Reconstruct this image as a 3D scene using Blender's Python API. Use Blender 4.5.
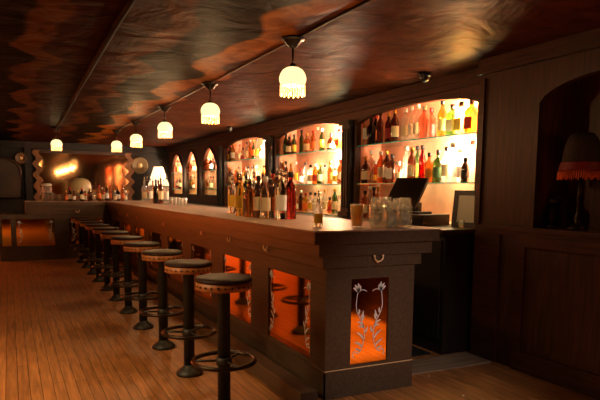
import bpy, bmesh, math, random
from mathutils import Vector, Matrix
PI = math.pi
for o in list(bpy.data.objects):
    bpy.data.objects.remove(o, do_unlink=True)
sc = bpy.context.scene
C = sc.collection
rnd = random.Random(7)

# ------------------------------------------------------------------ camera
EYE = Vector((0, 0, 1.38)); YAW = math.radians(26.24); PITCH = math.radians(6.42); ROLL = math.radians(.592); FPX = 588.; CYP = 256.75
fwd = Vector((math.sin(YAW)*math.cos(PITCH), math.cos(YAW)*math.cos(PITCH), -math.sin(PITCH)))
r0 = Vector((math.cos(YAW), -math.sin(YAW), 0)); u0 = r0.cross(fwd)
RT = r0*math.cos(ROLL)+u0*math.sin(ROLL); UP = -r0*math.sin(ROLL)+u0*math.cos(ROLL)
cd = bpy.data.cameras.new('camera'); cam = bpy.data.objects.new('camera', cd); C.objects.link(cam)
cam.matrix_world = Matrix(((RT.x, UP.x, -fwd.x, EYE.x), (RT.y, UP.y, -fwd.y, EYE.y), (RT.z, UP.z, -fwd.z, EYE.z), (0, 0, 0, 1)))
cd.sensor_width = 36; cd.lens = FPX/600*36; cd.shift_y = (CYP-200)/600; cd.clip_start = .05
cd.dof.use_dof = True; cd.dof.focus_distance = 4.3; cd.dof.aperture_fstop = 5.6
sc.camera = cam
sc.view_settings.view_transform = 'Standard'; sc.view_settings.look = 'None'; sc.view_settings.gamma = 1
sc.view_settings.use_curve_mapping = False; sc.view_settings.exposure = 0.0

def y_at(px, X, z=1.4):
    """depth along the wall at which a sight line in picture column px meets the plane X at height z"""
    lo, hi = 1.0, 40.0
    for _ in range(50):
        m = (lo+hi)/2; d = Vector((X, m, z))-EYE
        if 300+FPX*RT.dot(d)/fwd.dot(d) > px: lo = m
        else: hi = m
    return lo

def s2l(c): 
    c = c/255
    return c/12.92 if c <= .04045 else ((c+.055)/1.055)**2.4
def rgb(r, g, b): return (s2l(r), s2l(g), s2l(b), 1)

w = bpy.data.worlds.new('room_air'); sc.world = w; w.use_nodes = True
w.node_tree.nodes['Background'].inputs[0].default_value = (1, .55, .3, 1)
w.node_tree.nodes['Background'].inputs[1].default_value = .004

def lamp(name, kind, loc, power, col, aim=None, **kw):
    l = bpy.data.lights.new(name, kind); l.energy = power; l.color = col[:3]
    for k, v in kw.items(): setattr(l, k, v)
    o = bpy.data.objects.new(name, l); C.objects.link(o); o.location = loc
    if aim is not None: o.rotation_euler = (Vector(aim)-Vector(loc)).to_track_quat('-Z', 'Y').to_euler()
    return o
WARM = (1, .52, .2); AMB = (1, .48, .17); NEU = (1, .84, .72)
lamp('entry_spot', 'SPOT', (2.1, .5, 2.30), 170, (1, .86, .80), (2.5, 3.25, .25), spot_size=math.radians(36), spot_blend=1.0, shadow_soft_size=.05)
lamp('entrance_downlight', 'SPOT', (2.5, 1.6, 2.40), 800, (1, .72, .5), (2.55, 1.65, 0), spot_size=math.radians(54), spot_blend=.5, shadow_soft_size=.05)
lamp('room_light', 'AREA', (-1.0, 3.8, 2.40), 130, (1, .66, .32), (-.5, 4.2, 0), shape='RECTANGLE', size=1.2, size_y=2.4, spread=math.radians(125))
lamp('added_wall_wash', 'AREA', (-2.7, 8.0, 2.38), 12, AMB, (-3.4, 8.0, .9), shape='RECTANGLE', size=8, size_y=.3)  # unseen lamp, added so the amber panels pick up a brighter wall
lamp('added_corner_wash', 'AREA', (-2.2, 14.2, 2.38), 560, (1, .52, .2), (-2.2, 15.3, 1.3), shape='RECTANGLE', size=2, size_y=.3)  # unseen lamp, added to light the far-left corner that the amber panels reflect

# ------------------------------------------------------------------ materials
def nt(name):
    m = bpy.data.materials.new(name); m.use_nodes = True
    n = m.node_tree.nodes; return m, n, m.node_tree.links, n['Principled BSDF']
def plain(name, col, rough=.5, metal=0, spec=.5, emit=None, es=0, noise=.0, scale=8, bump=0, coat=0, stretch=(1, 1, 1)):
    m, n, l, p = nt(name)
    p.inputs['Base Color'].default_value = col; p.inputs['Roughness'].default_value = rough
    p.inputs['Metallic'].default_value = metal; p.inputs['Specular IOR Level'].default_value = spec
    p.inputs['Coat Weight'].default_value = coat; p.inputs['Coat Roughness'].default_value = .15
    if emit: p.inputs['Emission Color'].default_value = emit; p.inputs['Emission Strength'].default_value = es
    if noise or bump:
        tc = n.new('ShaderNodeTexCoord'); mp = n.new('ShaderNodeMapping'); mp.inputs['Scale'].default_value = stretch
        l.new(tc.outputs['Object'], mp.inputs[0])
        t = n.new('ShaderNodeTexNoise'); t.inputs['Scale'].default_value = scale; t.inputs['Detail'].default_value = 5
        l.new(mp.outputs[0], t.inputs['Vector'])
        if noise:
            r = n.new('ShaderNodeValToRGB'); r.color_ramp.elements[0].position = .3; r.color_ramp.elements[1].position = .7
            r.color_ramp.elements[0].color = tuple(c*(1-noise) for c in col[:3])+(1,)
            r.color_ramp.elements[1].color = tuple(min(1, c*(1+noise)) for c in col[:3])+(1,)
            l.new(t.outputs['Fac'], r.inputs[0]); l.new(r.outputs[0], p.inputs['Base Color'])
        if bump:
            b = n.new('ShaderNodeBump'); b.inputs['Strength'].default_value = bump; b.inputs['Distance'].default_value = .02
            l.new(t.outputs['Fac'], b.inputs['Height']); l.new(b.outputs[0], p.inputs['Normal'])
    return m
def glassy(name, col, rough=.03, ior=1.4, tr=1.0):
    m, n, l, p = nt(name)
    p.inputs['Base Color'].default_value = col; p.inputs['Roughness'].default_value = rough
    p.inputs['Transmission Weight'].default_value = tr; p.inputs['IOR'].default_value = ior
    return m
def thin_glass(name, col, body=.3, diff=.0):
    """bottle glass seen small: lets light through tinted, with some body and a highlight"""
    m = bpy.data.materials.new(name); m.use_nodes = True; n = m.node_tree.nodes; l = m.node_tree.links
    n.remove(n['Principled BSDF']); out = n['Material Output']
    t = n.new('ShaderNodeBsdfTransparent'); t.inputs[0].default_value = tuple(c**1.0 for c in col[:3])+(1,)
    d = n.new('ShaderNodeBsdfTranslucent'); d.inputs[0].default_value = col
    e = n.new('ShaderNodeBsdfDiffuse'); e.inputs[0].default_value = col
    c = n.new('ShaderNodeMixShader'); c.inputs[0].default_value = diff; l.new(d.outputs[0], c.inputs[1]); l.new(e.outputs[0], c.inputs[2])
    g = n.new('ShaderNodeBsdfGlossy'); g.inputs['Roughness'].default_value = .1; g.inputs[0].default_value = (.9, .9, .9, 1)
    a = n.new('ShaderNodeMixShader'); a.inputs[0].default_value = body
    l.new(t.outputs[0], a.inputs[1]); l.new(c.outputs[0], a.inputs[2])
    f = n.new('ShaderNodeLayerWeight'); f.inputs['Blend'].default_value = .5
    pw = n.new('ShaderNodeMath'); pw.operation = 'POWER'; pw.inputs[1].default_value = 2.2; l.new(f.outputs['Facing'], pw.inputs[0])
    ma = n.new('ShaderNodeMath'); ma.operation = 'MULTIPLY_ADD'; ma.inputs[1].default_value = .75; ma.inputs[2].default_value = .05; l.new(pw.outputs[0], ma.inputs[0])
    b = n.new('ShaderNodeMixShader'); l.new(ma.outputs[0], b.inputs[0]); l.new(a.outputs[0], b.inputs[1]); l.new(g.outputs[0], b.inputs[2])
    l.new(b.outputs[0], out.inputs[0]); return m

def wood(name, c1, c2, rough=.42, axis=1, scale=5, spec=.4, bump=.12):
    st = [9, 9, 9]; st[axis] = .7
    m, n, l, p = nt(name)
    tc = n.new('ShaderNodeTexCoord'); mp = n.new('ShaderNodeMapping'); mp.inputs['Scale'].default_value = st
    l.new(tc.outputs['Object'], mp.inputs[0])
    t = n.new('ShaderNodeTexNoise'); t.inputs['Scale'].default_value = scale; t.inputs['Detail'].default_value = 6; t.inputs['Distortion'].default_value = .6
    l.new(mp.outputs[0], t.inputs['Vector'])
    r = n.new('ShaderNodeValToRGB'); r.color_ramp.elements[0].position = .33; r.color_ramp.elements[1].position = .68
    r.color_ramp.elements[0].color = c1; r.color_ramp.elements[1].color = c2
    l.new(t.outputs['Fac'], r.inputs[0]); l.new(r.outputs[0], p.inputs['Base Color'])
    b = n.new('ShaderNodeBump'); b.inputs['Strength'].default_value = bump; b.inputs['Distance'].default_value = .004
    l.new(t.outputs['Fac'], b.inputs['Height']); l.new(b.outputs[0], p.inputs['Normal'])
    p.inputs['Roughness'].default_value = rough; p.inputs['Specular IOR Level'].default_value = spec
    return m

def floor_mat():
    m, n, l, p = nt('floor_planks')
    tc = n.new('ShaderNodeTexCoord'); mp = n.new('ShaderNodeMapping'); mp.inputs['Rotation'].default_value = (0, 0, PI/2)
    l.new(tc.outputs['Object'], mp.inputs[0])
    br = n.new('ShaderNodeTexBrick'); br.inputs['Scale'].default_value = 1; br.inputs['Brick Width'].default_value = 1.1; br.inputs['Row Height'].default_value = .075
    br.inputs['Mortar Size'].default_value = .0022; br.inputs['Color1'].default_value = rgb(178, 116, 62); br.inputs['Color2'].default_value = rgb(156, 100, 52); br.inputs['Mortar'].default_value = rgb(40, 22, 14)
    l.new(mp.outputs[0], br.inputs['Vector'])
    mp2 = n.new('ShaderNodeMapping'); mp2.inputs['Scale'].default_value = (14, 1, 1); l.new(tc.outputs['Object'], mp2.inputs[0])
    t = n.new('ShaderNodeTexNoise'); t.inputs['Scale'].default_value = 3; t.inputs['Detail'].default_value = 6; l.new(mp2.outputs[0], t.inputs['Vector'])
    t2 = n.new('ShaderNodeTexNoise'); t2.inputs['Scale'].default_value = 1.3; t2.inputs['Detail'].default_value = 4; l.new(tc.outputs['Object'], t2.inputs['Vector'])
    r = n.new('ShaderNodeValToRGB'); r.color_ramp.elements[0].position = .3; r.color_ramp.elements[1].position = .75
    r.color_ramp.elements[0].color = (.45, .45, .45, 1); r.color_ramp.elements[1].color = (1.25, 1.25, 1.25, 1); l.new(t.outputs['Fac'], r.inputs[0])
    mx = n.new('ShaderNodeMixRGB'); mx.blend_type = 'MULTIPLY'; mx.inputs[0].default_value = .8; l.new(br.outputs['Color'], mx.inputs[1]); l.new(r.outputs[0], mx.inputs[2])
    r2 = n.new('ShaderNodeValToRGB'); r2.color_ramp.elements[0].position = .35; r2.color_ramp.elements[1].position = .65
    r2.color_ramp.elements[0].color = (.65, .62, .6, 1); r2.color_ramp.elements[1].color = (1, 1, 1, 1); l.new(t2.outputs['Fac'], r2.inputs[0])
    m2 = n.new('ShaderNodeMixRGB'); m2.blend_type = 'MULTIPLY'; m2.inputs[0].default_value = .7; l.new(mx.outputs[0], m2.inputs[1]); l.new(r2.outputs[0], m2.inputs[2])
    l.new(m2.outputs[0], p.inputs['Base Color'])
    ro = n.new('ShaderNodeMapRange'); ro.inputs['To Min'].default_value = .38; ro.inputs['To Max'].default_value = .6; l.new(t2.outputs['Fac'], ro.inputs[0]); l.new(ro.outputs[0], p.inputs['Roughness'])
    b = n.new('ShaderNodeBump'); b.inputs['Strength'].default_value = .3; b.inputs['Distance'].default_value = .003
    l.new(mx.outputs[0], b.inputs['Height']); l.new(b.outputs[0], p.inputs['Normal'])
    return m

def ceiling_mat():
    m, n, l, p = nt('painted_plaster')
    tc = n.new('ShaderNodeTexCoord'); sp = n.new('ShaderNodeSeparateXYZ'); l.new(tc.outputs['Object'], sp.inputs[0])
    def math_(op, a, b=None):
        q = n.new('ShaderNodeMath'); q.operation = op
        for i, v in enumerate((a, b)):
            if v is None: continue
            if isinstance(v, (int, float)): q.inputs[i].default_value = v
            else: l.new(v, q.inputs[i])
        return q.outputs[0]
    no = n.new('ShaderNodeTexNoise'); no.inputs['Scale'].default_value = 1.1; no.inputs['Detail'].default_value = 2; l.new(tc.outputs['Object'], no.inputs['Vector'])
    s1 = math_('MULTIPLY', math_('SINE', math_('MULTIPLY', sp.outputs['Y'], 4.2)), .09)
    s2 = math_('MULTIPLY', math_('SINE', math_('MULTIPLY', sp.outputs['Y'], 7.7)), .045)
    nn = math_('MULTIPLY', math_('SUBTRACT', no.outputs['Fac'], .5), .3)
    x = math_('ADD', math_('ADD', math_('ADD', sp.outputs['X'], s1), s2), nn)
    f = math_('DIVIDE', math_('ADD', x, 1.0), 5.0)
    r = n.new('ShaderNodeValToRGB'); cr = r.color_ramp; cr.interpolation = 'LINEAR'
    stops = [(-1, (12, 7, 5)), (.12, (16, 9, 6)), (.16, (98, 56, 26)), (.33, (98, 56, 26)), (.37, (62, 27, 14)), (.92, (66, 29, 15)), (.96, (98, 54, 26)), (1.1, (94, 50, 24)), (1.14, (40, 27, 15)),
             (1.52, (48, 30, 15)), (1.56, (168, 98, 30)), (1.78, (158, 86, 30)), (1.82, (88, 42, 22)), (3.0, (88, 42, 24)), (3.9, (56, 27, 17))]  # last stop darker: shade near the right wall put into the paint
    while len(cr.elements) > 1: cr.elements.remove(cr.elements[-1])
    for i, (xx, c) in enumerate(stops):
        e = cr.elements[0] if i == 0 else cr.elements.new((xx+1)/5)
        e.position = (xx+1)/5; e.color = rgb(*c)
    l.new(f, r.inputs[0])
    n2 = n.new('ShaderNodeTexNoise'); n2.inputs['Scale'].default_value = 5; n2.inputs['Detail'].default_value = 7; n2.inputs['Distortion'].default_value = 1.2
    l.new(tc.outputs['Object'], n2.inputs['Vector'])
    r2 = n.new('ShaderNodeValToRGB'); r2.color_ramp.elements[0].position = .35; r2.color_ramp.elements[1].position = .6
    r2.color_ramp.elements[0].color = (.35, .33, .3, 1); r2.color_ramp.elements[1].color = (1, 1, 1, 1); l.new(n2.outputs['Fac'], r2.inputs[0])
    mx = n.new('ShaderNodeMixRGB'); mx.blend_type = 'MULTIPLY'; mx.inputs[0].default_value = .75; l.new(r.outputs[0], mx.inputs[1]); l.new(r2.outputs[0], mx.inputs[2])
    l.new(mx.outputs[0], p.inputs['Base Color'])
    n3 = n.new('ShaderNodeTexNoise'); n3.inputs['Scale'].default_value = 2.6; n3.inputs['Detail'].default_value = 4; n3.inputs['Distortion'].default_value = .8
    l.new(tc.outputs['Object'], n3.inputs['Vector'])
    b = n.new('ShaderNodeBump'); b.inputs['Strength'].default_value = .55; b.inputs['Distance'].default_value = .06; l.new(n3.outputs['Fac'], b.inputs['Height']); l.new(b.outputs[0], p.inputs['Normal'])
    p.inputs['Roughness'].default_value = .5; p.inputs['Specular IOR Level'].default_value = .02
    return m

M = {}
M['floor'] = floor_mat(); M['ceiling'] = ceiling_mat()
M['bar_wood'] = wood('bar_wood', rgb(68, 52, 38), rgb(88, 68, 50), .4, 1, bump=.05)
M['bar_end'] = M['bar_wood']
M['top'] = wood('bar_top_wood', rgb(128, 98, 78), rgb(166, 134, 110), .48, 1, spec=1.0, bump=.03)
M['wall_wood'] = wood('dark_wall_wood', rgb(58, 28, 16), rgb(92, 48, 28), .45, 2)
M['pier_wood'] = wood('pier_wood', rgb(42, 22, 12), rgb(70, 38, 20), .45, 2)
M['trim_wood'] = wood('dark_trim_wood', rgb(44, 22, 13), rgb(72, 38, 22), .4, 1)
M['black_wood'] = wood('near_black_wood', rgb(20, 12, 9), rgb(34, 20, 14), .5, 2)
M['plaster'] = plain('salmon_plaster', rgb(232, 158, 124), .7, noise=.14, scale=5)
M['far_wall'] = plain('far_wall_paint', rgb(26, 16, 10), .7, noise=.3, scale=2)
M['left_wall'] = plain('left_wall_paint', rgb(150, 78, 36), .6, noise=.25, scale=2)
M['amber_mirror'] = plain('amber_mirror', (1.0, .42, .06, 1), .06, metal=1)
M['far_mirror'] = plain('smoky_mirror', (.46, .26, .13, 1), .06, metal=1)
M['etch'] = plain('etched_silver', rgb(225, 212, 200), .5, noise=.1, scale=40)
M['brass'] = plain('brass', rgb(246, 206, 150), .35, metal=.2)
M['steel'] = plain('steel', rgb(180, 175, 165), .25, metal=1)
M['iron'] = plain('stool_iron', rgb(40, 37, 32), .5, metal=.3, noise=.25, scale=30)
M['ring'] = plain('worn_ring_metal', rgb(58, 44, 32), .36, metal=.8)
M['leather'] = plain('dark_leather', rgb(50, 28, 17), .5, noise=.25, scale=18, bump=.12, spec=.2)
M['band'] = plain('tan_leather_band', rgb(170, 104, 54), .45, noise=.25, scale=30)
M['stud'] = plain('dark_stud', rgb(50, 30, 18), .3, metal=.5)
M['dark_metal'] = plain('dark_bronze', rgb(52, 38, 26), .35, metal=.7)
M['glass_shelf'] = thin_glass('shelf_glass', (.75, .95, .9, 1), .1)
M['shelf_edge'] = plain('shelf_glass_edge', rgb(70, 235, 235), .15, emit=None)
M['black'] = plain('black_plastic', rgb(22, 20, 20), .35)
M['paper'] = plain('paper', rgb(225, 215, 195), .6)
M['mat'] = plain('rubber_mat', rgb(18, 16, 15), .7, bump=.3, scale=60)
M['cap_black'] = plain('cap_black', rgb(28, 24, 22), .4)
M['cap_gold'] = plain('cap_gold', rgb(212, 160, 70), .3, metal=.9)
M['cap_red'] = plain('cap_red', rgb(176, 26, 20), .4)
M['cap_white'] = plain('cap_white', rgb(230, 224, 210), .4)
M['pourer'] = plain('pourer_steel', rgb(190, 180, 165), .25, metal=.9)
for k, c in dict(cream=(228, 208, 165), yellow=(226, 176, 50), white=(236, 230, 220), red=(170, 40, 28), orange=(216, 106, 38), black=(30, 26, 24), green=(60, 90, 50)).items():
    M['lab_'+k] = plain('label_'+k, rgb(*c), .55)
BC = dict(amber=(.72, .33, .09, 1), brown=(.30, .12, .04, 1), clear=(.90, .88, .82, 1), green=(.18, .26, .07, 1), dark=(.07, .04, .025, 1), yellow=(.78, .52, .16, 1), red=(.40, .03, .02, 1), pink=(.80, .45, .34, 1))
for k, c in BC.items():
    M['b_'+k] = thin_glass('bottle_glass_'+k, c, .16 if k == 'clear' else .3)
    M['g_'+k] = glassy('thick_glass_'+k, c, .02, 1.36)
M['beer'] = thin_glass('amber_beer', (1.0, .62, .10, 1), .7, .6)
M['foam'] = plain('beer_foam', rgb(240, 225, 190), .7)
M['jar'] = thin_glass('jar_glass', (.97, .97, .93, 1), .12)
M['ice'] = thin_glass('ice', (.98, .97, .93, 1), .9, .6)

# ------------------------------------------------------------------ helpers
def box(bm, x0, x1, y0, y1, z0, z1):
    v = [bm.verts.new(p) for p in ((x0, y0, z0), (x1, y0, z0), (x1, y1, z0), (x0, y1, z0), (x0, y0, z1), (x1, y0, z1), (x1, y1, z1), (x0, y1, z1))]
    for f in ((3, 2, 1, 0), (4, 5, 6, 7), (0, 1, 5, 4), (1, 2, 6, 5), (2, 3, 7, 6), (3, 0, 4, 7)): bm.faces.new([v[i] for i in f])
def obox(bm, c, ax, ay, az):
    """oriented box from its centre and three half-axis vectors"""
    c, ax, ay, az = map(Vector, (c, ax, ay, az))
    v = [bm.verts.new(c+ax*sx+ay*sy+az*sz) for sz in (-1, 1) for sx, sy in ((-1, -1), (1, -1), (1, 1), (-1, 1))]
    for f in ((3, 2, 1, 0), (4, 5, 6, 7), (0, 1, 5, 4), (1, 2, 6, 5), (2, 3, 7, 6), (3, 0, 4, 7)): bm.faces.new([v[i] for i in f])
def lathe(bm, prof, seg=20, cx=0, cy=0, cz=0, sq=0, smooth=True, wob=None):
    rings = []
    for r, z in prof:
        if r < 1e-5: rings.append([bm.verts.new((cx, cy, cz+z))]); continue
        ring = []
        for i in range(seg):
            a = 2*PI*i/seg; rr = r
            if sq: ca, sa = abs(math.cos(a)), abs(math.sin(a)); rr = r*(1-sq)+sq*r*.86/max(ca, sa) if r > .02 else r
            zz = z+(wob(a) if wob else 0)
            ring.append(bm.verts.new((cx+rr*math.cos(a), cy+rr*math.sin(a), cz+zz)))
        rings.append(ring)
    for a, b in zip(rings, rings[1:]):
        if len(a) == 1 and len(b) == 1: continue
        for i in range(seg):
            j = (i+1) % seg
            if len(a) == 1: f = [a[0], b[j], b[i]]
            elif len(b) == 1: f = [a[i], a[j], b[0]]
            else: f = [a[i], a[j], b[j], b[i]]
            bm.faces.new(f).smooth = smooth
def tube(bm, pts, r, seg=8, closed=False, taper=None):
    pts = [Vector(p) for p in pts]; n = len(pts); rings = []
    ref = Vector((0, 0, 1))
    for i, p in enumerate(pts):
        a = pts[i-1] if (i > 0 or closed) else p; b = pts[(i+1) % n] if (i < n-1 or closed) else p
        t = (b-a).normalized(); s = t.cross(ref)
        if s.length < .05: s = t.cross(Vector((1, 0, 0)))
        s.normalize(); q = s.cross(t); rr = r*(taper[i] if taper else 1)
        rings.append([bm.verts.new(p+s*rr*math.cos(2*PI*k/seg)+q*rr*math.sin(2*PI*k/seg)) for k in range(seg)])
    m = n if closed else n-1
    for i in range(m):
        a, b = rings[i], rings[(i+1) % n]
        for k in range(seg):
            j = (k+1) % seg; bm.faces.new([a[k], a[j], b[j], b[k]]).smooth = True
    if not closed: bm.faces.new(rings[0][::-1]); bm.faces.new(rings[-1])
def torus(bm, R, r, z, seg=36, cx=0, cy=0): tube(bm, [(cx+R*math.cos(2*PI*i/seg), cy+R*math.sin(2*PI*i/seg), z) for i in range(seg)], r, 8, True)
def mesh(bm, name, bev=0):
    if bev:
        bmesh.ops.bevel(bm, geom=[e for e in bm.edges], offset=bev, segments=2, affect='EDGES', profile=.6)
    bmesh.ops.recalc_face_normals(bm, faces=bm.faces[:])
    me = bpy.data.meshes.new(name); bm.to_mesh(me); bm.free(); return me
def obj(name, bm, mat, parent=None, world=True, bev=0, kind=None):
    if parent is not None and world:
        p = parent
        while p.parent: p = p.parent
        bmesh.ops.translate(bm, verts=bm.verts[:], vec=-p.location)
    me = bm if isinstance(bm, bpy.types.Mesh) else mesh(bm, name, bev)
    if not me.materials: me.materials.append(mat)
    o = bpy.data.objects.new(name, me); C.objects.link(o)
    if parent is not None: o.parent = parent
    if kind: o['kind'] = kind
    return o
def tag(o, label, cat, group=None):
    o['label'] = label; o['category'] = cat
    if group: o['group'] = group
    return o
def thing(name, label, cat, loc=(0, 0, 0), rz=0, group=None):
    o = bpy.data.objects.new(name, None); o.empty_display_size = .1; C.objects.link(o); o.location = loc; o.rotation_euler = (0, 0, rz)
    return tag(o, label, cat, group)
def copy_tree(o, parent=None):
    c = o.copy(); C.objects.link(c)
    if parent is not None: c.parent = parent
    for ch in list(o.children): copy_tree(ch, c)
    return c
def B(*a):
    bm = bmesh.new()
    if a: box(bm, *a)
    return bm
def struct(name, bm, mat, bev=0): return obj(name, bm, mat, None, bev=bev, kind='structure')
ORD = ['first', 'second', 'third', 'fourth', 'fifth', 'sixth', 'seventh', 'eighth', 'ninth', 'tenth', 'eleventh', 'twelfth', 'thirteenth', 'fourteenth', 'fifteenth', 'sixteenth', 'seventeenth', 'eighteenth', 'nineteenth', 'twentieth']

# ------------------------------------------------------------------ setting
CEIL = 2.45; XW = 3.73; XR = 3.52; XL = -3.4; YF = -3.0; YB = 15.3
struct('floor', B(XL-.1, 4.4, YF, YB+.1, -.05, 0), M['floor'])
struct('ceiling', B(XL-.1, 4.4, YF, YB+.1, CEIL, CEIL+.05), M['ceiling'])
struct('wall_left', B(XL-.1, XL, YF, YB+.1, 0, CEIL), M['left_wall'])
struct('wall_front', B(XL, 4.4, YF-.1, YF, 0, CEIL), M['left_wall'])
struct('wall_back', B(-.9, 4.3, YB, YB+.1, 0, CEIL), M['far_wall'])
struct('wall_back_corner', B(XL, -.9, YB, YB+.1, 0, CEIL), plain('added_glow_paint', rgb(215, 120, 56), .6, noise=.2, scale=2))  # out-of-view orange stretch, added as a bright reflector for the amber panels
struct('trim_15', B(-.95, -.85, YB-1.4, YB, 0, CEIL), M['black_wood'])

def pierced(bm, X, th, y0, y1, zt, opens, zbase=0):
    """wall slab from y0 to y1 at X (front) to X+th, pierced by openings (ya, yb, z_bottom, top(y))"""
    opens = sorted(opens); cur = y0
    for ya, yb, zb, top in opens:
        if ya > cur: box(bm, X, X+th, cur, ya, zbase, zt)
        if zb > zbase: box(bm, X, X+th, ya, yb, zbase, zb)
        N = 24
        ys = [ya+(yb-ya)*i/N for i in range(N+1)]
        f = [(bm.verts.new((X, y, top(y))), bm.verts.new((X+th, y, top(y))), bm.verts.new((X, y, zt)), bm.verts.new((X+th, y, zt))) for y in ys]
        for a, b in zip(f, f[1:]):
            bm.faces.new([a[0], b[0], b[2], a[2]]); bm.faces.new([a[1], a[3], b[3], b[1]]); bm.faces.new([a[0], a[1], b[1], b[0]])
        cur = yb
    if cur < y1: box(bm, X, X+th, cur, y1, zbase, zt)
def arch(ya, yb, zs, rise): return lambda y: zs+rise*math.sqrt(max(0, 1-((y-(ya+yb)/2)/((yb-ya)/2))**2))**1.3
def gothic(ya, yb, zs, rise): return lambda y: zs+rise*(1-abs((y-(ya+yb)/2)/((yb-ya)/2))**1.7)
ALC = [(4.04, 6.06, 'nearest lit alcove'), (6.38, 8.42, 'middle lit alcove'), (8.80, 10.85, 'far wide alcove')]
NIC = [(11.34, 12.33, 'nearest pointed niche'), (12.72, 13.56, 'middle pointed niche'), (13.93, 14.95, 'farthest pointed niche')]
ZB = 1.075
op = [(a, b, ZB, arch(a, b, 2.165, .105)) for a, b, _ in ALC]+[(a, b, ZB+.2, gothic(a, b, 1.86, .36)) for a, b, _ in NIC]
bm = bmesh.new(); pierced(bm, XW, .05, 3.9, YB, CEIL, op)
struct('wall_right', bm, M['wall_wood'])
# alcove and niche linings, one box each open to the room
DEP = .34
for i, (a, b, nm) in enumerate(ALC+NIC):
    zb = ZB if i < 3 else ZB+.2
    bm = bmesh.new(); x0 = XW+.05; x1 = XW+DEP
    box(bm, x1, x1+.02, a-.02, b+.02, zb-.02, 2.36); box(bm, x0, x1, a-.02, a, zb-.02, 2.36); box(bm, x0, x1, b, b+.02, zb-.02, 2.36)
    box(bm, x0, x1, a, b, 2.34, 2.36); box(bm, x0, x1, a, b, zb-.02, zb)
    struct('wall_alcove', bm, M['plaster'])
# arch mouldings round the three wide openings, pilasters between
def arch_trim(a, b, zb, top, wdt=.045, n=28):
    bm = bmesh.new(); pts = [(a, zb)]+[(a+(b-a)*i/n, top(a+(b-a)*i/n)) for i in range(n+1)]+[(b, zb)]
    cy = (a+b)/2; cz = 1.7; prev = None
    for k, (y, z) in enumerate(pts):
        if k in (0, 1): oy, oz = y-wdt, (z if k == 0 else z+wdt)
        elif k >= len(pts)-2: oy, oz = y+wdt, (z if k == len(pts)-1 else z+wdt)
        else: oy, oz = y, z+wdt*1.05
        q = [bm.verts.new(v) for v in ((XW-.018, y, z), (XW-.018, oy, oz), (XW+.002, oy, oz), (XW+.002, y, z))]
        if prev:
            for m_ in range(4): bm.faces.new([prev[m_], prev[(m_+1) % 4], q[(m_+1) % 4], q[m_]])
        prev = q
    return bm
for i, (a, b, nm) in enumerate(ALC+NIC):
    struct('trim_%d' % (i+1), arch_trim(a, b, op[i][2], op[i][3]), M['trim_wood'])
def post(ya, yb, x=XW, z0=ZB, name='trim_7'):
    bm = bmesh.new(); box(bm, x-.07, x, ya, yb, z0, 2.2); wd = (yb-ya)/5
    for k in range(3): box(bm, x-.085, x-.07, ya+wd*(.6+k*1.4), ya+wd*(1.4+k*1.4), z0+.1, 2.12)
    box(bm, x-.1, x, ya-.02, yb+.02, 2.16, 2.22); box(bm, x-.1, x, ya-.02, yb+.02, z0, z0+.06)
    struct(name, bm, M['black_wood'])
post(6.13, 6.31, name='trim_7'); post(8.5, 8.72, name='trim_8'); post(10.93, 11.15, name='trim_9')
bm = B(XW-.06, XW, 3.9, YB, 2.37, CEIL); box(bm, XW-.035, XW, 3.9, YB, 2.32, 2.37); struct('trim_10', bm, M['trim_wood'])   # cornice

# near pier and panelled wall with its arched recess
RA, RB = 2.05, 3.19
rtop = arch(RA, RB, 2.04, .15)
bm = bmesh.new(); pierced(bm, XR, .06, YF, 3.80, CEIL, [(RA, RB, 1.12, rtop)]); box(bm, XR+.06, XW+.05, 3.76, 3.80, 0, CEIL)
box(bm, XW-.02, XW+.05, 3.8, 3.92, 0, CEIL)
struct('wall_right_panelled', bm, M['pier_wood'])
bm = bmesh.new(); box(bm, XR+.36, XR+.38, RA-.02, RB+.02, 1.1, 2.3); box(bm, XR+.06, XR+.36, RA-.02, RA, 1.1, 2.3); box(bm, XR+.06, XR+.36, RB, RB+.02, 1.1, 2.3)
box(bm, XR+.06, XR+.36, RA, RB, 2.28, 2.3); box(bm, XR+.06, XR+.36, RA, RB, 1.1, 1.12)
struct('wall_recess', bm, M['wall_wood'])
bm = B(XR-.03, XR, -1, 3.68, 1.085, 1.12); box(bm, XR-.015, XR, -1, 3.68, 1.05, 1.085); struct('trim_11', bm, M['trim_wood'])
bm = B(XR-.02, XR, -1, 3.32, .0, .16); box(bm, XR-.02, XR, 3.24, 3.32, .16, 1.05); box(bm, XR-.02, XR, 1.6, 1.68, .16, 1.05); box(bm, XR-.02, XR, -1, 3.24, .97, 1.05)
box(bm, XR-.02, XR, 3.5, 3.78, 0, 1.05); struct('baseboard_right', bm, M['trim_wood'])
bm = B(XR-.02, XR, 3.74, 3.8, 1.12, 2.3); box(bm, XR-.04, XR, YF, 3.8, 2.36, CEIL); box(bm, XR-.055, XR, YF, 3.8, 2.33, 2.36); struct('trim_12', bm, M['trim_wood'])

# far wall: left pilasters and dado
bm = B(-.55, -.25, YB-.12, YB, 0, CEIL); box(bm, .35, .5, YB-.08, YB, 0, CEIL); box(bm, -3.4, 3.7, YB-.06, YB, 2.3, CEIL); struct('trim_13', bm, M['black_wood'])
# threshold board and mat behind the bar
struct('trim_14', B(2.52, 3.48, 3.50, 3.80, 0, .012), wood('pale_board', rgb(112, 90, 70), rgb(150, 124, 98), .5, 0))
tag(obj('rubber_mat', B(2.60, 3.18, 3.9, 6.2, 0, .012), M['mat'], bev=.003), 'black rubber floor mat lying behind the bar near its open end', 'mat')

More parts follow.
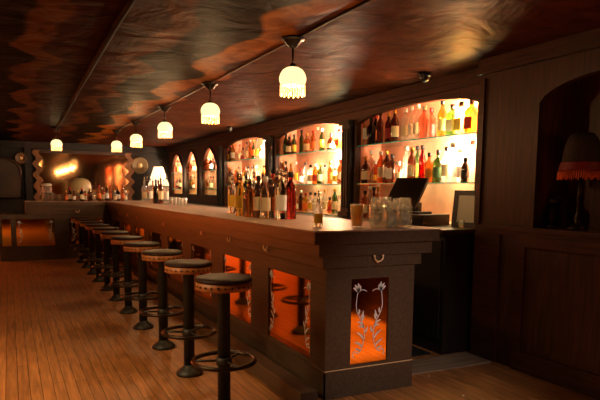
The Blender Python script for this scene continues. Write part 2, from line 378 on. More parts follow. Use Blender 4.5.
# ------------------------------------------------------------------ the bar
bar = thing('bar_counter', 'long dark wooden L-shaped bar with stepped cornice and amber mirror panels', 'bar', (2.16, 3.3, 0))
BX0, BX1, BY0 = 1.823, 2.525, 3.308; LY0 = 12.3; LX0 = .3
def lshape(bm, x0, x1, y0, ly0, ly1, lx0, z0, z1):
    pts = [(x0, y0), (x1, y0), (x1, ly1), (lx0, ly1), (lx0, ly0), (x0, ly0)]
    lo = [bm.verts.new((a, b, z0)) for a, b in pts]; hi = [bm.verts.new((a, b, z1)) for a, b in pts]
    bm.faces.new(lo[::-1]); bm.faces.new(hi)
    for i in range(6): j = (i+1) % 6; bm.faces.new([lo[i], lo[j], hi[j], hi[i]])
bm = bmesh.new(); lshape(bm, 1.708, 2.70, 3.258, LY0-.09, LY0+.75, LX0-.05, 1.118, 1.128); obj('countertop', bm, M['top'], bar, bev=.003)
for (x0, x1, y0, z0, z1, dl) in ((1.710, 2.698, 3.26, 1.04, 1.118, .088), (1.752, 2.65, 3.28, .957, 1.04, .058), (1.788, 2.57, 3.294, .88, .957, .03)):
    bm = bmesh.new(); lshape(bm, x0, x1, y0, LY0-dl, LY0+.74, LX0-.04, z0, z1); obj('cornice_step', bm, M['bar_wood'], bar, bev=.003)
bm = bmesh.new(); lshape(bm, BX0+.02, BX1, BY0+.02, LY0+.02, LY0+.7, LX0-.5, 0, .88); obj('body', bm, M['bar_wood'], bar)
# face frame with openings for the mirrors
PZ0, PZ1 = .22, .775
fr = bmesh.new(); pans = []
y = 3.53
box(fr, BX0, BX0+.02, BY0, 3.53, 0, .88)
while y+.74 < LY0:
    pans.append(y); nxt = min(y+1.11, LY0)
    box(fr, BX0, BX0+.02, y+.74, nxt if nxt+.74 < LY0 else LY0+.02, PZ0, PZ1); y += 1.11
box(fr, BX0, BX0+.02, 3.53, LY0+.02, 0, PZ0); box(fr, BX0, BX0+.02, 3.53, LY0+.02, PZ1, .88)
EX0, EX1, EZ0, EZ1 = 2.015, 2.315, .212, .798
box(fr, BX0+.02, EX0, BY0, BY0+.02, 0, .88); box(fr, EX1, BX1, BY0, BY0+.02, 0, .88); box(fr, EX0, EX1, BY0, BY0+.02, 0, EZ0); box(fr, EX0, EX1, BY0, BY0+.02, EZ1, .88)
LP = [(-.15, .0), (.09, .76), (1.03, 1.68)]
cur = -.2
for a, b in LP:
    box(fr, cur, a, LY0, LY0+.02, .28, .79); cur = b
box(fr, cur, BX0, LY0, LY0+.02, .28, .79); box(fr, -.2, BX0, LY0, LY0+.02, 0, .28); box(fr, -.2, BX0, LY0, LY0+.02, .79, .88)
obj('face_frame', fr, M['bar_wood'], bar)
# kick board, slightly proud, with a thin brass line
bm = B(BX0-.008, BX0, BY0-.008, 12.2, 0, .19); box(bm, BX0-.008, BX1+.004, BY0-.008, BY0, 0, .19); obj('kick_board', bm, M['bar_wood'], bar)
bm = B(BX0-.009, BX1+.004, BY0-.009, BY0-.001, .19, .194); obj('edge_strip', bm, M['brass'], bar)

def vine(bm, frame, h, wdt, flip):
    """scrolling stem with leaves; frame(u, v) gives the 3D point at width u, height v on the glass"""
    S = -1 if flip else 1
    def P(u, v): return frame(S*u, v)
    def strip(pts, ws):
        prev = None
        for i, (u, v) in enumerate(pts):
            a = pts[max(0, i-1)]; b = pts[min(len(pts)-1, i+1)]
            du, dv = b[0]-a[0], b[1]-a[1]; L = math.hypot(du, dv) or 1; nu, nv = -dv/L, du/L
            q = (bm.verts.new(P(u+nu*ws[i], v+nv*ws[i])), bm.verts.new(P(u-nu*ws[i], v-nv*ws[i])))
            if prev:
                try: bm.faces.new([prev[0], q[0], q[1], prev[1]])
                except ValueError: pass
            prev = q
    def leaf(u, v, ang, L, w_):
        pts = []; ws = []
        for i in range(9):
            t = i/8; a = ang+.5*t
            pts.append((u+math.cos(a)*L*t, v+math.sin(a)*L*t)); ws.append(w_*math.sin(PI*min(1, t*.96+.04))**.8+.0006)
        strip(pts, ws)
    K = [(.10, .07), (.06, .11), (.12, .145), (.20, .12), (.30, .17), (.36, .27), (.38, .36), (.34, .46), (.25, .54), (.17, .62), (.14, .71), (.16, .81), (.18, .87)]
    pts = []
    for i in range(len(K)-1):
        p0, p1, p2, p3 = K[max(0, i-1)], K[i], K[i+1], K[min(len(K)-1, i+2)]
        for q in range(5):
            t = q/5; f = lambda a: .5*((2*p1[a])+(-p0[a]+p2[a])*t+(2*p0[a]-5*p1[a]+4*p2[a]-p3[a])*t*t+(-p0[a]+3*p1[a]-3*p2[a]+p3[a])*t**3)
            pts.append((f(0)*wdt, f(1)*h))
    pts.append((K[-1][0]*wdt, K[-1][1]*h)); n = len(pts)-1
    strip(pts, [.0038-.0012*i/n for i in range(n+1)])
    def at(t): return pts[int(t*n)]
    for t, ang, L in ((.30, 2.5, .045), (.36, 2.3, .075), (.42, 2.1, .085), (.50, .9, .05), (.56, 2.6, .05), (.58, 2.3, .065), (.64, 1.0, .05), (.68, .9, .06), (.72, 1.2, .04)):
        leaf(at(t)[0], at(t)[1], ang-.25, L, .0065)
    u, v = pts[-1]
    for a, L in ((2.2, .05), (1.8, .06), (1.35, .065), (.95, .05)): leaf(u, v-.008, a-.25, L, .009)
    strip([(u+.010*k, v-.012+.02*math.sin(k*.4)) for k in range(8)], [.0022]*8)

for k, y in enumerate(pans):
    p_ = obj('mirror_panel', B(BX0+.010, BX0+.018, y, y+.74, PZ0, PZ1), M['amber_mirror'], bar)
    bm = bmesh.new(); hh = PZ1-PZ0
    for fl in (False, True):
        y0_, s_ = (y, 1) if not fl else (y+.74, -1)
        vine(bm, (lambda u, v, y0_=y0_, s_=s_: (BX0+.0092, y0_+abs(u)*1.0*s_, PZ0+v)), hh, .26, False)
    obj('etched_vine', bm, M['etch'], p_)
    bm = bmesh.new()
    for a, b, c, d in ((y, y+.74, PZ0, PZ0+.006), (y, y+.74, PZ1-.006, PZ1), (y, y+.006, PZ0, PZ1), (y+.734, y+.74, PZ0, PZ1)): box(bm, BX0+.004, BX0+.0105, a, b, c, d)
    obj('glazing_bead', bm, M['trim_wood'], p_)
pe = obj('mirror_panel', B(EX0, EX1, BY0+.010, BY0+.018, EZ0, EZ1), M['amber_mirror'], bar)
bm = bmesh.new()
vine(bm, lambda u, v: (EX0+.005+u, BY0+.0092, EZ0+.005+v), .57, .29, False)
vine(bm, lambda u, v: (EX1-.005+u, BY0+.0092, EZ0+.005+v), .57, .29, True)
obj('etched_vine', bm, M['etch'], pe)
for a, b in LP:
    p_ = obj('mirror_panel', B(a, b, LY0+.010, LY0+.018, .28, .79), M['amber_mirror'], bar)
    if b-a > .3:
        bm = bmesh.new(); vine(bm, lambda u, v: (a+.02+u, LY0+.0092, .29+v), .48, .2, False); vine(bm, lambda u, v: (b-.02+u, LY0+.0092, .29+v), .48, .2, True)
        obj('etched_vine', bm, M['etch'], p_)
def hook(face, pos):
    bm = bmesh.new(); x, y, z = pos
    def T(u, out, v): return (x-out, y+u, z+v) if face == 'x' else (x+u, y-out, z+v)
    tube(bm, [T(-.034, .022, .020), T(-.032, .026, .004), T(-.018, .024, -.012), T(0, .012, -.018), T(.018, .024, -.012), T(.032, .026, .004), T(.034, .022, .020)], .0052, 8)
    tube(bm, [T(0, -.002, -.018), T(0, .014, -.018)], .008, 8)
    for s in (-1, 1): lathe(bm, [(0, -.009), (.0085, -.004), (.0085, .004), (0, .009)], 8, *T(s*.034, .022, .022))
    obj('purse_hook', bm, M['brass'], bar)
for y in (4.2, 5.06, 5.9, 7.6, 9.37, 10.2, 11.0): hook('x', (1.792, y, .93))
hook('y', (2.20, 3.294, .93)); hook('y', (1.18, LY0-.03, .93))
# foot step along the bar, on the floor
bm = B(1.59, 1.715, 3.2, 12.1, 0, .115); st = tag(obj('foot_step', bm, M['bar_wood'], bev=.006), 'low dark wooden foot step running along the base of the bar', 'foot step')

# ------------------------------------------------------------------ stools
def make_stool():
    t = thing('bar_stool', '', 'stool', (0, 0, 0), 0, 'round studded stools along the bar')
    bm = bmesh.new(); lathe(bm, [(0, .825), (.168, .825), (.175, .829), (.177, .838), (.171, .848), (.155, .854), (.12, .858), (.05, .860), (0, .861)], 40); obj('seat', bm, M['leather'], t, False)
    bm = bmesh.new(); lathe(bm, [(.0, .778), (.166, .778), (.171, .782), (.171, .825), (.16, .826), (0, .826)], 40); bd = obj('seat_band', bm, M['band'], t, False)
    bm = bmesh.new()
    for i in range(26):
        a = 2*PI*i/26
        for dz in (.803,): 
            c = Vector((.1715*math.cos(a), .1715*math.sin(a), dz)); n_ = Vector((math.cos(a), math.sin(a), 0)); tn = Vector((-n_.y, n_.x, 0))
            obox(bm, c, n_*.003, tn*.0055, Vector((0, 0, .0055)))
    obj('stud_row', bm, M['stud'], bd, False)
    bm = bmesh.new(); lathe(bm, [(0, .02), (.040, .02), (.040, .75), (.06, .768), (.11, .777), (0, .777)], 24); obj('pole', bm, M['iron'], t, False)
    bm = bmesh.new(); lathe(bm, [(0, 0), (.098, 0), (.1, .012), (.092, .028), (.065, .048), (.047, .06), (.0415, .075), (0, .075)], 28); obj('base', bm, M['iron'], t, False)
    bm = bmesh.new(); torus(bm, .19, .0145, .325, 44); fr_ = obj('foot_ring', bm, M['ring'], t, False)
    bm = bmesh.new(); lathe(bm, [(.0405, .30), (.05, .303), (.05, .347), (.0405, .35)], 20)
    for a in (.6, 2.7, 4.8): tube(bm, [(.041*math.cos(a), .041*math.sin(a), .325), (.188*math.cos(a), .188*math.sin(a), .325)], .008, 8)
    obj('ring_spokes', bm, M['iron'], fr_, False)
    return t
proto = make_stool()
srank = ['nearest of the row at the open end of the bar', 'second from the open end of the bar', 'third from the open end of the bar', 'fourth from the open end of the bar', 'fifth from the open end of the bar', 'sixth from the open end of the bar', 'seventh from the open end of the bar', 'fourth from the far corner of the bar', 'third from the far corner of the bar', 'second from the far corner of the bar', 'last of the row by the far corner']
for i in range(11):
    o = proto if i == 0 else copy_tree(proto)
    o.location = (1.16+rnd.uniform(-.01, .01), 3.40+.82*i, 0); o.rotation_euler.z = rnd.uniform(0, .6)
    o['label'] = 'round backless bar stool, '+srank[i]

# ------------------------------------------------------------------ pendant lamps
M['shade'] = plain('glowing_bead_glass', rgb(255, 225, 150), .4, emit=(1, .80, .38, 1), es=1.45)
M['beads'] = plain('glowing_beads', rgb(250, 200, 120), .2, emit=(1, .70, .30, 1), es=1.15)
def make_pendant():
    t = thing('pendant_lamp', '', 'lamp', (0, 0, CEIL), 0, 'beaded pendant lamps under the ceiling')
    bm = bmesh.new(); lathe(bm, [(0, 0), (.082, 0), (.086, -.012), (.07, -.02), (.058, -.035), (.034, -.06), (.016, -.072), (0, -.075)], 12, smooth=False); obj('canopy', bm, M['dark_metal'], t, False)
    bm = bmesh.new(); tube(bm, [(0, 0, -.07), (0, 0, -.20)], .007, 8); lathe(bm, [(0, -.17), (.02, -.18), (.024, -.2), (.03, -.215), (0, -.215)], 12); obj('stem', bm, M['dark_metal'], t, False)
    bm = bmesh.new(); lathe(bm, [(.02, -.200), (.045, -.205), (.070, -.220), (.088, -.246), (.097, -.276), (.095, -.300), (.085, -.322), (.091, -.327), (.084, -.330), (.080, -.322), (.089, -.280), (.066, -.228), (.02, -.208)], 28); sh = obj('shade', bm, M['shade'], t, False)
    bm = bmesh.new()
    for i in range(30):
        a = 2*PI*i/30; x, y = .087*math.cos(a), .087*math.sin(a); L = .064+.014*(i % 2)
        for k in range(6): lathe(bm, [(0, .0068), (.0072, 0), (0, -.0068)], 6, x, y, -.328-L*(k+.3)/6)
    obj('bead_fringe', bm, M['beads'], sh, False)
    return t
pend = make_pendant()
pl = [(1.84, 3.88, 'nearest of the row above the bar'), (1.86, 5.86, 'second of the row above the bar'), (1.86, 7.8, 'third of the row above the bar'), (1.86, 9.75, 'fourth of the row above the bar'), (1.80, 11.3, 'last of the row above the bar'), (.80, 11.6, 'alone above the far return of the bar')]
for i, (x, y, nm) in enumerate(pl):
    o = pend if i == 0 else copy_tree(pend); o.location = (x, y, CEIL); o['label'] = 'glowing beaded glass pendant lamp, '+nm
    lamp('pendant_light', 'POINT', (x, y, CEIL-.43), 15 if i < 4 else 2.5, (1, .60, .26), shadow_soft_size=.04)
bm = bmesh.new(); tube(bm, [(1.85, -2, CEIL-.008), (1.85, 4, CEIL-.008), (1.86, 8, CEIL-.008), (1.80, 11.3, CEIL-.008)], .009, 8); tag(obj('ceiling_conduit', bm, M['dark_metal']), 'thin dark conduit on the ceiling joining the pendant lamps over the bar', 'conduit')
bm = bmesh.new(); tube(bm, [(.62, -2, CEIL-.02), (.66, 4, CEIL-.02), (.80, 11.55, CEIL-.02)], .022, 8); tag(obj('ceiling_pipe', bm, plain('matt_dark_pipe', rgb(34, 24, 18), .8, spec=.1)), 'thick dark pipe on the ceiling leading to the lone pendant lamp', 'pipe')
def dome(x, y, lab):
    t = thing('security_camera', lab, 'camera', (x, y, CEIL), 0, 'small dome cameras on the ceiling')
    bm = bmesh.new(); lathe(bm, [(0, 0), (.055, 0), (.055, -.03), (.048, -.036), (0, -.036)], 20); obj('mount', bm, M['black'], t, False)
    bm = bmesh.new(); lathe(bm, [(.045, -.034), (.043, -.055), (.03, -.075), (0, -.086)], 20); obj('dome', bm, M['cap_black'], t, False)
dome(3.42, 4.42, 'small black dome camera on the ceiling in front of the nearest alcove'); dome(3.42, 9.7, 'small black dome camera on the ceiling before the far wide alcove')

# ------------------------------------------------------------------ bottles
def prof(sh):
    if sh == 'tall': return [(0, 0), (.034, 0), (.037, .006), (.037, .185), (.03, .212), (.016, .235), (.0135, .25), (.0135, .285), (.0155, .286), (.0155, .293), (0, .293)], .293, (.037, .055, .15), 0
    if sh == 'round': return [(0, 0), (.041, 0), (.045, .007), (.045, .15), (.038, .178), (.018, .198), (.015, .21), (.015, .25), (.017, .251), (.017, .258), (0, .258)], .258, (.045, .04, .125), 0
    if sh == 'slim': return [(0, 0), (.028, 0), (.031, .006), (.031, .2), (.024, .228), (.0135, .25), (.0125, .3), (.015, .301), (.015, .31), (0, .31)], .31, (.031, .06, .16), 0
    if sh == 'squat': return [(0, 0), (.05, 0), (.055, .012), (.056, .08), (.045, .13), (.022, .16), (.0155, .175), (.0155, .21), (.018, .211), (.018, .218), (0, .218)], .218, (.0565, .03, .085), 0
    if sh == 'square': return [(0, 0), (.042, 0), (.045, .006), (.045, .165), (.038, .185), (.018, .2), (.015, .21), (.015, .242), (.0175, .243), (.0175, .25), (0, .25)], .25, (.0455, .04, .13), .75
    return [(0, 0), (.03, 0), (.033, .006), (.033, .12), (.026, .145), (.014, .165), (.0125, .19), (.015, .191), (.015, .197), (0, .197)], .197, (.033, .03, .1), 0     # small
_mc = {}
def bottle(col, sh, cap, lab, loc, label, group, s=1.0, thick=False, name='bottle'):
    pr_, H, (lr, l0, l1), sq = prof(sh)
    key = (sh, col, thick)
    if key not in _mc:
        bm = bmesh.new(); lathe(bm, pr_, 20, sq=sq); me = mesh(bm, 'bottle'); me.materials.append(M[('g_' if thick else 'b_')+col]); _mc[key] = me
    o = bpy.data.objects.new(name, _mc[key]); C.objects.link(o); o.location = loc; o.scale = (s, s, s)
    yaw = math.atan2(EYE.y-loc[1], EYE.x-loc[0]); o.rotation_euler.z = (yaw+rnd.uniform(-.5, .5)) if not sq else (PI+rnd.uniform(-.25, .25))
    tag(o, label, 'bottle', group)
    kc = (sh, 'cap', cap)
    if kc not in _mc:
        bm = bmesh.new()
        if cap == 'pourer':
            lathe(bm, [(0, H), (.014, H), (.014, H+.012), (.006, H+.018), (0, H+.018)], 12); tube(bm, [(0, 0, H+.01), (.002, 0, H+.04), (.014, 0, H+.068)], .0045, 6)
        else:
            lathe(bm, [(.0155, H-.03), (.0178, H-.03), (.0185, H+.004), (.016, H+.007), (0, H+.007)], 14)
        me = mesh(bm, 'cap'); me.materials.append(M['pourer' if cap == 'pourer' else 'cap_'+cap]); _mc[kc] = me
    c = bpy.data.objects.new('pour_spout' if cap == 'pourer' else 'cap', _mc[kc]); C.objects.link(c); c.parent = o
    if lab:
        kl = (sh, 'lab', lab)
        if kl not in _mc:
            bm = bmesh.new(); n = 12; prev = None; hw = 1.25 if not sq else .8
            for i in range(n+1):
                a = -hw+2*hw*i/n; rr = lr+.0008
                if sq: rr = (lr*(1-sq)+sq*lr*.86/max(abs(math.cos(a)), abs(math.sin(a))))+.0008
                q = [bm.verts.new((r_*math.cos(a), r_*math.sin(a), z_)) for r_, z_ in ((rr, l0), (rr, l1), (rr-.0012, l1), (rr-.0012, l0))]
                if prev:
                    for m_ in range(4): bm.faces.new([prev[m_], prev[(m_+1) % 4], q[(m_+1) % 4], q[m_]])
                prev = q
            me = mesh(bm, 'label'); me.materials.append(M['lab_'+lab]); _mc[kl] = me
        c = bpy.data.objects.new('paper_label', _mc[kl]); C.objects.link(c); c.parent = o
    return o
SHN = dict(tall='tall', round='round', slim='slim', squat='squat', square='square', small='small')
RAD = dict(tall=.038, round=.046, slim=.032, squat=.057, square=.044, small=.034)
def row(px_list, X, z, level, place, a, b, s=1.0):
    """a row of bottles standing on one board, from the far jamb to the near one, kept clear of each other"""
    g = 'bottles on the %s of the %s' % (level, place); n = len(px_list); placed = []
    for i, (px, col, sh, cap, lab) in enumerate(px_list):
        sc_ = rnd.uniform(.95, 1.05)*s; r = RAD[sh]*sc_+.003; best = None
        for dx in (-.07, 0, .06):
            for dy in [k*.012*sg for k in range(14) for sg in (1, -1)]:
                x = X+dx+rnd.uniform(-.006, .006); y = min(max(y_at(px, x, z+.12)+dy, a+r+.008), b-r-.008)
                if all(math.hypot(x-q[0], y-q[1]) > r+q[2] for q in placed):
                    c = abs(y-y_at(px, x, z+.12))+.1*abs(dx)*(1+(i % 2))
                    if best is None or c < best[0]: best = (c, x, y)
        if best is None: continue
        placed.append((best[1], best[2], r))
        bottle(col, sh, cap, lab, (best[1], best[2], z), '%s %s bottle, %s from left on %s of %s' % (col if col != 'dark' else 'dark brown', SHN[sh], ORD[len(placed)-1], level, place), g, s=sc_)
XS = 3.89; Z1 = ZB+.0006; Z2 = 1.472; Z3 = 1.915
row([(361, 'clear', 'slim', 'black', 'white'), (366.5, 'dark', 'round', 'black', None), (375.5, 'dark', 'tall', 'red', 'orange'), (380, 'brown', 'slim', 'black', None), (388.5, 'brown', 'tall', 'gold', 'red'), (394.5, 'brown', 'tall', 'gold', 'cream'), (405, 'clear', 'tall', 'white', 'cream'),
     (411, 'clear', 'slim', 'white', 'white'), (417.5, 'clear', 'tall', 'white', 'cream'), (424, 'pink', 'round', 'white', None), (431, 'pink', 'round', 'red', 'red'), (442, 'yellow', 'tall', 'black', 'cream'), (452, 'green', 'square', 'black', 'cream'), (460, 'yellow', 'square', 'black', 'yellow'), (471, 'amber', 'square', 'black', 'red')], XS, Z3, 'top shelf', 'nearest lit alcove', 4.04, 6.06, 1.22)
row([(362.5, 'brown', 'round', 'gold', 'cream'), (368.5, 'clear', 'slim', 'white', None), (374.5, 'amber', 'squat', 'white', 'yellow'), (380.5, 'amber', 'tall', 'white', 'cream'), (386.5, 'brown', 'tall', 'gold', 'white'), (392, 'brown', 'square', 'black', 'white'), (398.5, 'pink', 'small', 'white', 'cream'), (406, 'clear', 'slim', 'white', None), (411.5, 'brown', 'tall', 'gold', 'cream'), (417, 'green', 'slim', 'black', 'yellow'),
     (422, 'red', 'slim', 'black', None), (429, 'amber', 'round', 'black', 'orange'), (438, 'green', 'round', 'black', 'green'), (446, 'clear', 'tall', 'black', 'cream'), (452, 'clear', 'tall', 'white', None), (459, 'clear', 'round', 'white', 'white'), (465, 'dark', 'small', 'black', 'black'), (471.5, 'clear', 'slim', 'white', None)], XS, Z2, 'middle shelf', 'nearest lit alcove', 4.04, 6.06, 1.22)
row([(360, 'amber', 'round', 'black', 'cream'), (365.5, 'clear', 'slim', 'white', None), (371, 'brown', 'tall', 'black', 'cream'), (378, 'amber', 'tall', 'gold', None), (385, 'clear', 'small', 'white', None)], XS, Z1, 'counter', 'nearest lit alcove', 4.04, 6.06, 1.22)
row([(280.5, 'clear', 'slim', 'black', None), (284.5, 'green', 'tall', 'black', 'green'), (289, 'brown', 'round', 'black', 'cream'), (294, 'green', 'tall', 'black', 'yellow'), (301.5, 'green', 'slim', 'black', None), (307, 'amber', 'round', 'gold', 'cream'), (313, 'amber', 'tall', 'red', 'orange'), (317.5, 'clear', 'slim', 'white', None), (322, 'green', 'tall', 'white', 'yellow'), (331, 'brown', 'squat', 'black', 'cream'), (339, 'yellow', 'square', 'black', 'orange')], XS, Z3, 'top shelf', 'middle lit alcove', 6.38, 8.42, 1.08)
CY = ['amber', 'clear', 'amber', 'brown', 'clear', 'clear', 'yellow', 'amber', 'brown', 'clear', 'green', 'dark', 'clear', 'clear']
SY = ['tall', 'slim', 'round', 'square', 'tall', 'slim', 'small', 'round', 'tall', 'squat', 'slim', 'tall', 'round', 'small']
KY = ['gold', 'white', 'black', 'black', 'red', 'white', 'gold', 'black']; LY_ = ['cream', None, 'orange', 'yellow', 'white', None, 'cream', 'red']
def auto(p0, p1, n, o): return [(p0+(p1-p0)*i/(n-1), CY[(i*3+o) % 14], SY[(i*5+o) % 14], KY[(i*3+o) % 8], LY_[(i+o) % 8]) for i in range(n)]
row(auto(281, 340, 13, 0), XS, Z2, 'middle shelf', 'middle lit alcove', 6.38, 8.42, 1.08); row(auto(281.5, 339.5, 13, 5), XS, Z1, 'counter', 'middle lit alcove', 6.38, 8.42, 1.08)
row(auto(229.5, 264, 11, 3), XS, Z3, 'top shelf', 'far wide alcove', 8.8, 10.85, 1.05); row(auto(229, 264, 10, 8), XS, Z2, 'middle shelf', 'far wide alcove', 8.8, 10.85, 1.05); row(auto(230, 264, 8, 1), XS, Z1, 'counter', 'far wide alcove', 8.8, 10.85, 1.05)
for (a, b, nm), o in zip(NIC, (2, 6, 9)):
    pa, pb = {11.34: (205.5, 213.5), 12.72: (190, 195), 13.93: (175, 180)}[a]
    row(auto(pa, pb, 4, o), XS, 1.78, 'upper shelf', nm, a, b); row(auto(pa, pb, 4, o+4), XS, Z2-.08, 'lower shelf', nm, a, b)

# glass shelves
def shelf(a, b, z, lab):
    t = thing('glass_shelf', lab, 'shelf', (XW, (a+b)/2, z), 0, 'glass shelves in the lit wall openings')
    obj('shelf_pane', B(XW+.01, XW+DEP-.002, a+.003, b-.003, z-.010, z-.0005), M['glass_shelf'], t)
    obj('front_edge', B(XW+.004, XW+.0098, a+.003, b-.003, z-.0105, z), M['shelf_edge'], t)
for a, b, nm in ALC:
    shelf(a, b, Z3, 'green-edged glass shelf, upper one in the '+nm); shelf(a, b, Z2, 'green-edged glass shelf, lower one in the '+nm)
for a, b, nm in NIC:
    shelf(a, b, 1.78, 'short glass shelf, upper one in the '+nm); shelf(a, b, Z2-.08, 'short glass shelf, lower one in the '+nm)
# light bulbs inside the openings, plus added fill points in the wide ones
M['bulb'] = plain('bulb_glow', (1, .8, .5, 1), .3, emit=(1, .72, .38, 1), es=40)
for i, (a, b, nm) in enumerate(ALC+NIC):
    y = a+(b-a)*(.22 if i < 3 else .35); z = 2.12 if i < 3 else 1.98
    t = thing('alcove_light', 'glowing round bulb on the back of the '+nm, 'light', (XW+DEP-.0, y, z), 0, 'bulbs lighting the wall openings')
    bm = bmesh.new(); lathe(bm, [(0, 0), (.03, 0), (.03, .02), (0, .02)], 14); bmesh.ops.rotate(bm, cent=(0, 0, 0), matrix=Matrix.Rotation(-PI/2, 3, 'Y'), verts=bm.verts[:]); obj('bulb_holder', bm, M['cap_white'], t, False)
    bm = bmesh.new(); lathe(bm, [(0, .018), (.018, .022), (.032, .045), (.035, .06), (.028, .082), (0, .094)], 16); bmesh.ops.rotate(bm, cent=(0, 0, 0), matrix=Matrix.Rotation(-PI/2, 3, 'Y'), verts=bm.verts[:]); obj('bulb', bm, M['bulb'], t, False)
    lamp('alcove_glow', 'POINT', (XW+DEP-.13, y, z-.02), 130 if i < 3 else 60, (1, .74, .48), shadow_soft_size=.03)
    if i < 3:
        lamp('alcove_fill_low', 'POINT', (XW+DEP-.1, y+.1, 1.78), 62, (1, .74, .48), shadow_soft_size=.03)  # fill without a bulb, added to spread brightness to the lower shelves
        lamp('alcove_fill_mid', 'POINT', (XW+DEP-.06, y+.85, 1.62), 13, (1, .70, .42), shadow_soft_size=.03)  # second bulbless fill, added to brighten the left part of the alcove

# ------------------------------------------------------------------ back counter, till, frame
YC = 3.83
t = thing('back_counter', 'dark wooden back counter running under the lit alcoves', 'counter', (3.4, 4, 0))
obj('worktop', B(3.2, XW, YC, 15.15, 1.035, 1.07), M['trim_wood'], t, bev=.004)
obj('body', B(3.25, XW-.002, YC+.02, 15.1, .0, 1.035), M['black_wood'], t)
for k in range(5):
    d = obj('door', B(3.235, 3.25, YC+.06+k*.62, YC+.64+k*.62, .12, .98), M['black_wood'], t, bev=.004)
    bm = bmesh.new(); tube(bm, [(3.235, YC+.58+k*.62, .6), (3.215, YC+.58+k*.62, .61), (3.215, YC+.58+k*.62, .69), (3.235, YC+.58+k*.62, .7)], .005, 6); obj('handle', bm, M['dark_metal'], d)
t = thing('cash_register', 'black point of sale till with tilted screen on the back counter', 'till', (3.45, 4.42, 1.07))
bm = bmesh.new(); ry = math.radians(12); ex = Vector((math.cos(ry), math.sin(ry), 0)); ey = Vector((-math.sin(ry), math.cos(ry), 0))
obox(bm, (3.46, 4.44, 1.125), ex*.19, ey*.17, (0, 0, .05)); obj('cash_drawer', bm, plain('drawer_dark', rgb(48, 34, 26), .35), t, bev=.006)
bm = bmesh.new(); obox(bm, Vector((3.46, 4.44, 1.115))-ex*.192, ex*.003, ey*.15, (0, 0, .032)); obox(bm, Vector((3.46, 4.44, 1.125))-ex*.199, ex*.003, ey*.02, (0, 0, .006)); obj('drawer_front', bm, M['black'], t)
bm = bmesh.new(); obox(bm, (3.43, 4.50, 1.185), ex*.1, ey*.11, (0, 0, .012)); obox(bm, (3.44, 4.52, 1.23), ex*.03, ey*.05, (0, 0, .05)); obj('stand', bm, M['black'], t, bev=.004)
sc_n = Vector((-.80, -.15, .50)).normalized(); sy = Vector((-.15, 1, 0)); sy = (sy-sc_n*sy.dot(sc_n)).normalized(); su = sy.cross(sc_n).normalized(); su = su if su.z > 0 else -su
sc_c = Vector((3.40, 4.62, 1.365))
bm = bmesh.new(); obox(bm, sc_c, sy*.20, su*.165, sc_n*.016); so = obj('screen_housing', bm, M['black'], t, bev=.005)
bm = bmesh.new(); obox(bm, sc_c+sc_n*.0165, sy*.18, su*.14, sc_n*.001); obj('screen_glass', bm, plain('dark_screen', rgb(10, 10, 11), .3), so)

t = thing('menu_frame', 'dark framed pale notice leaning on the back counter beside the pier', 'picture frame', (3.62, 3.99, 1.07))
fx = Vector((.45, -.89, 0)).normalized(); fu = Vector((.16*fx.y*-1, .16*fx.x, 1)).normalized(); fu = Vector((.14, .10, 1)).normalized(); fu = (fu-fx*fu.dot(fx)).normalized(); fn = fx.cross(fu).normalized()
fc = Vector((3.62, 4.03, 1.07))+fu*.165
bm = bmesh.new()
for sx, wx, hz, sz in ((-1, .022, .165, 0), (1, .022, .165, 0)): obox(bm, fc+fx*sx*.11, fx*wx, fu*hz, fn*.01)
for sz in (-1, 1): obox(bm, fc+fu*sz*.143, fx*.088, fu*.022, fn*.0098)
obj('frame', bm, M['trim_wood'], t)
bm = bmesh.new(); obox(bm, fc, fx*.09, fu*.122, fn*.004); obj('notice', bm, plain('notice_paper', rgb(232, 228, 200), .35), t)

# ------------------------------------------------------------------ things on the bar
ZT = 1.128
def on_bar(px, X): return (X, y_at(px, X, ZT+.1), ZT)
_pl = []
def clear_spot(px, X, r):
    """the place on the bar nearest to the wanted one that touches nothing already standing there"""
    for k in range(60):
        for sg in (1, -1):
            x = X+sg*k*.012
            if not 1.80 < x < 2.62: continue
            p = on_bar(px, x)
            if all(math.hypot(p[0]-q[0], p[1]-q[1]) > r+q[2] for q in _pl): _pl.append((p[0], p[1], r)); return p
    return on_bar(px, X)
CL = [(232.5, 2.17, 'clear', 'tall', 'pourer', 'yellow', 1.08), (238, 2.35, 'brown', 'slim', 'pourer', None, 1.12), (240.5, 2.02, 'yellow', 'tall', 'pourer', 'yellow', 1.06), (246, 2.35, 'green', 'tall', 'pourer', None, 1.15), (249.5, 2.02, 'brown', 'square', 'pourer', 'black', 1.1),
      (254, 2.33, 'clear', 'slim', 'pourer', 'white', 1.12), (258.5, 2.05, 'dark', 'tall', 'black', 'cream', 1.05), (263, 2.4, 'brown', 'tall', 'pourer', 'orange', 1.14), (265.5, 2.08, 'clear', 'tall', 'white', 'cream', 1.02), (270, 2.12, 'dark', 'round', 'pourer', None, 1.1),
      (272.5, 2.42, 'brown', 'slim', 'red', 'cream', 1.08), (276, 2.16, 'dark', 'tall', 'pourer', 'orange', 1.04), (280.5, 2.12, 'clear', 'tall', 'pourer', 'white', 1.16), (284.5, 2.34, 'clear', 'slim', 'pourer', 'cream', 1.1), (290.5, 2.2, 'red', 'tall', 'black', None, 1.14)]
CLN = ['leftmost of the cluster', 'behind the yellow one', 'second from the left in front', 'with pour spout at the back left', 'with black label in the front row', 'at the back of the cluster centre', 'with cream label in front', 'tall at the back of the cluster', 'with white cap in the front row', 'with spout and no label', 'with red cap at the back', 'with orange label in front', 'tall beside the dark red one', 'slim behind the tall clear one', 'rightmost of the cluster']
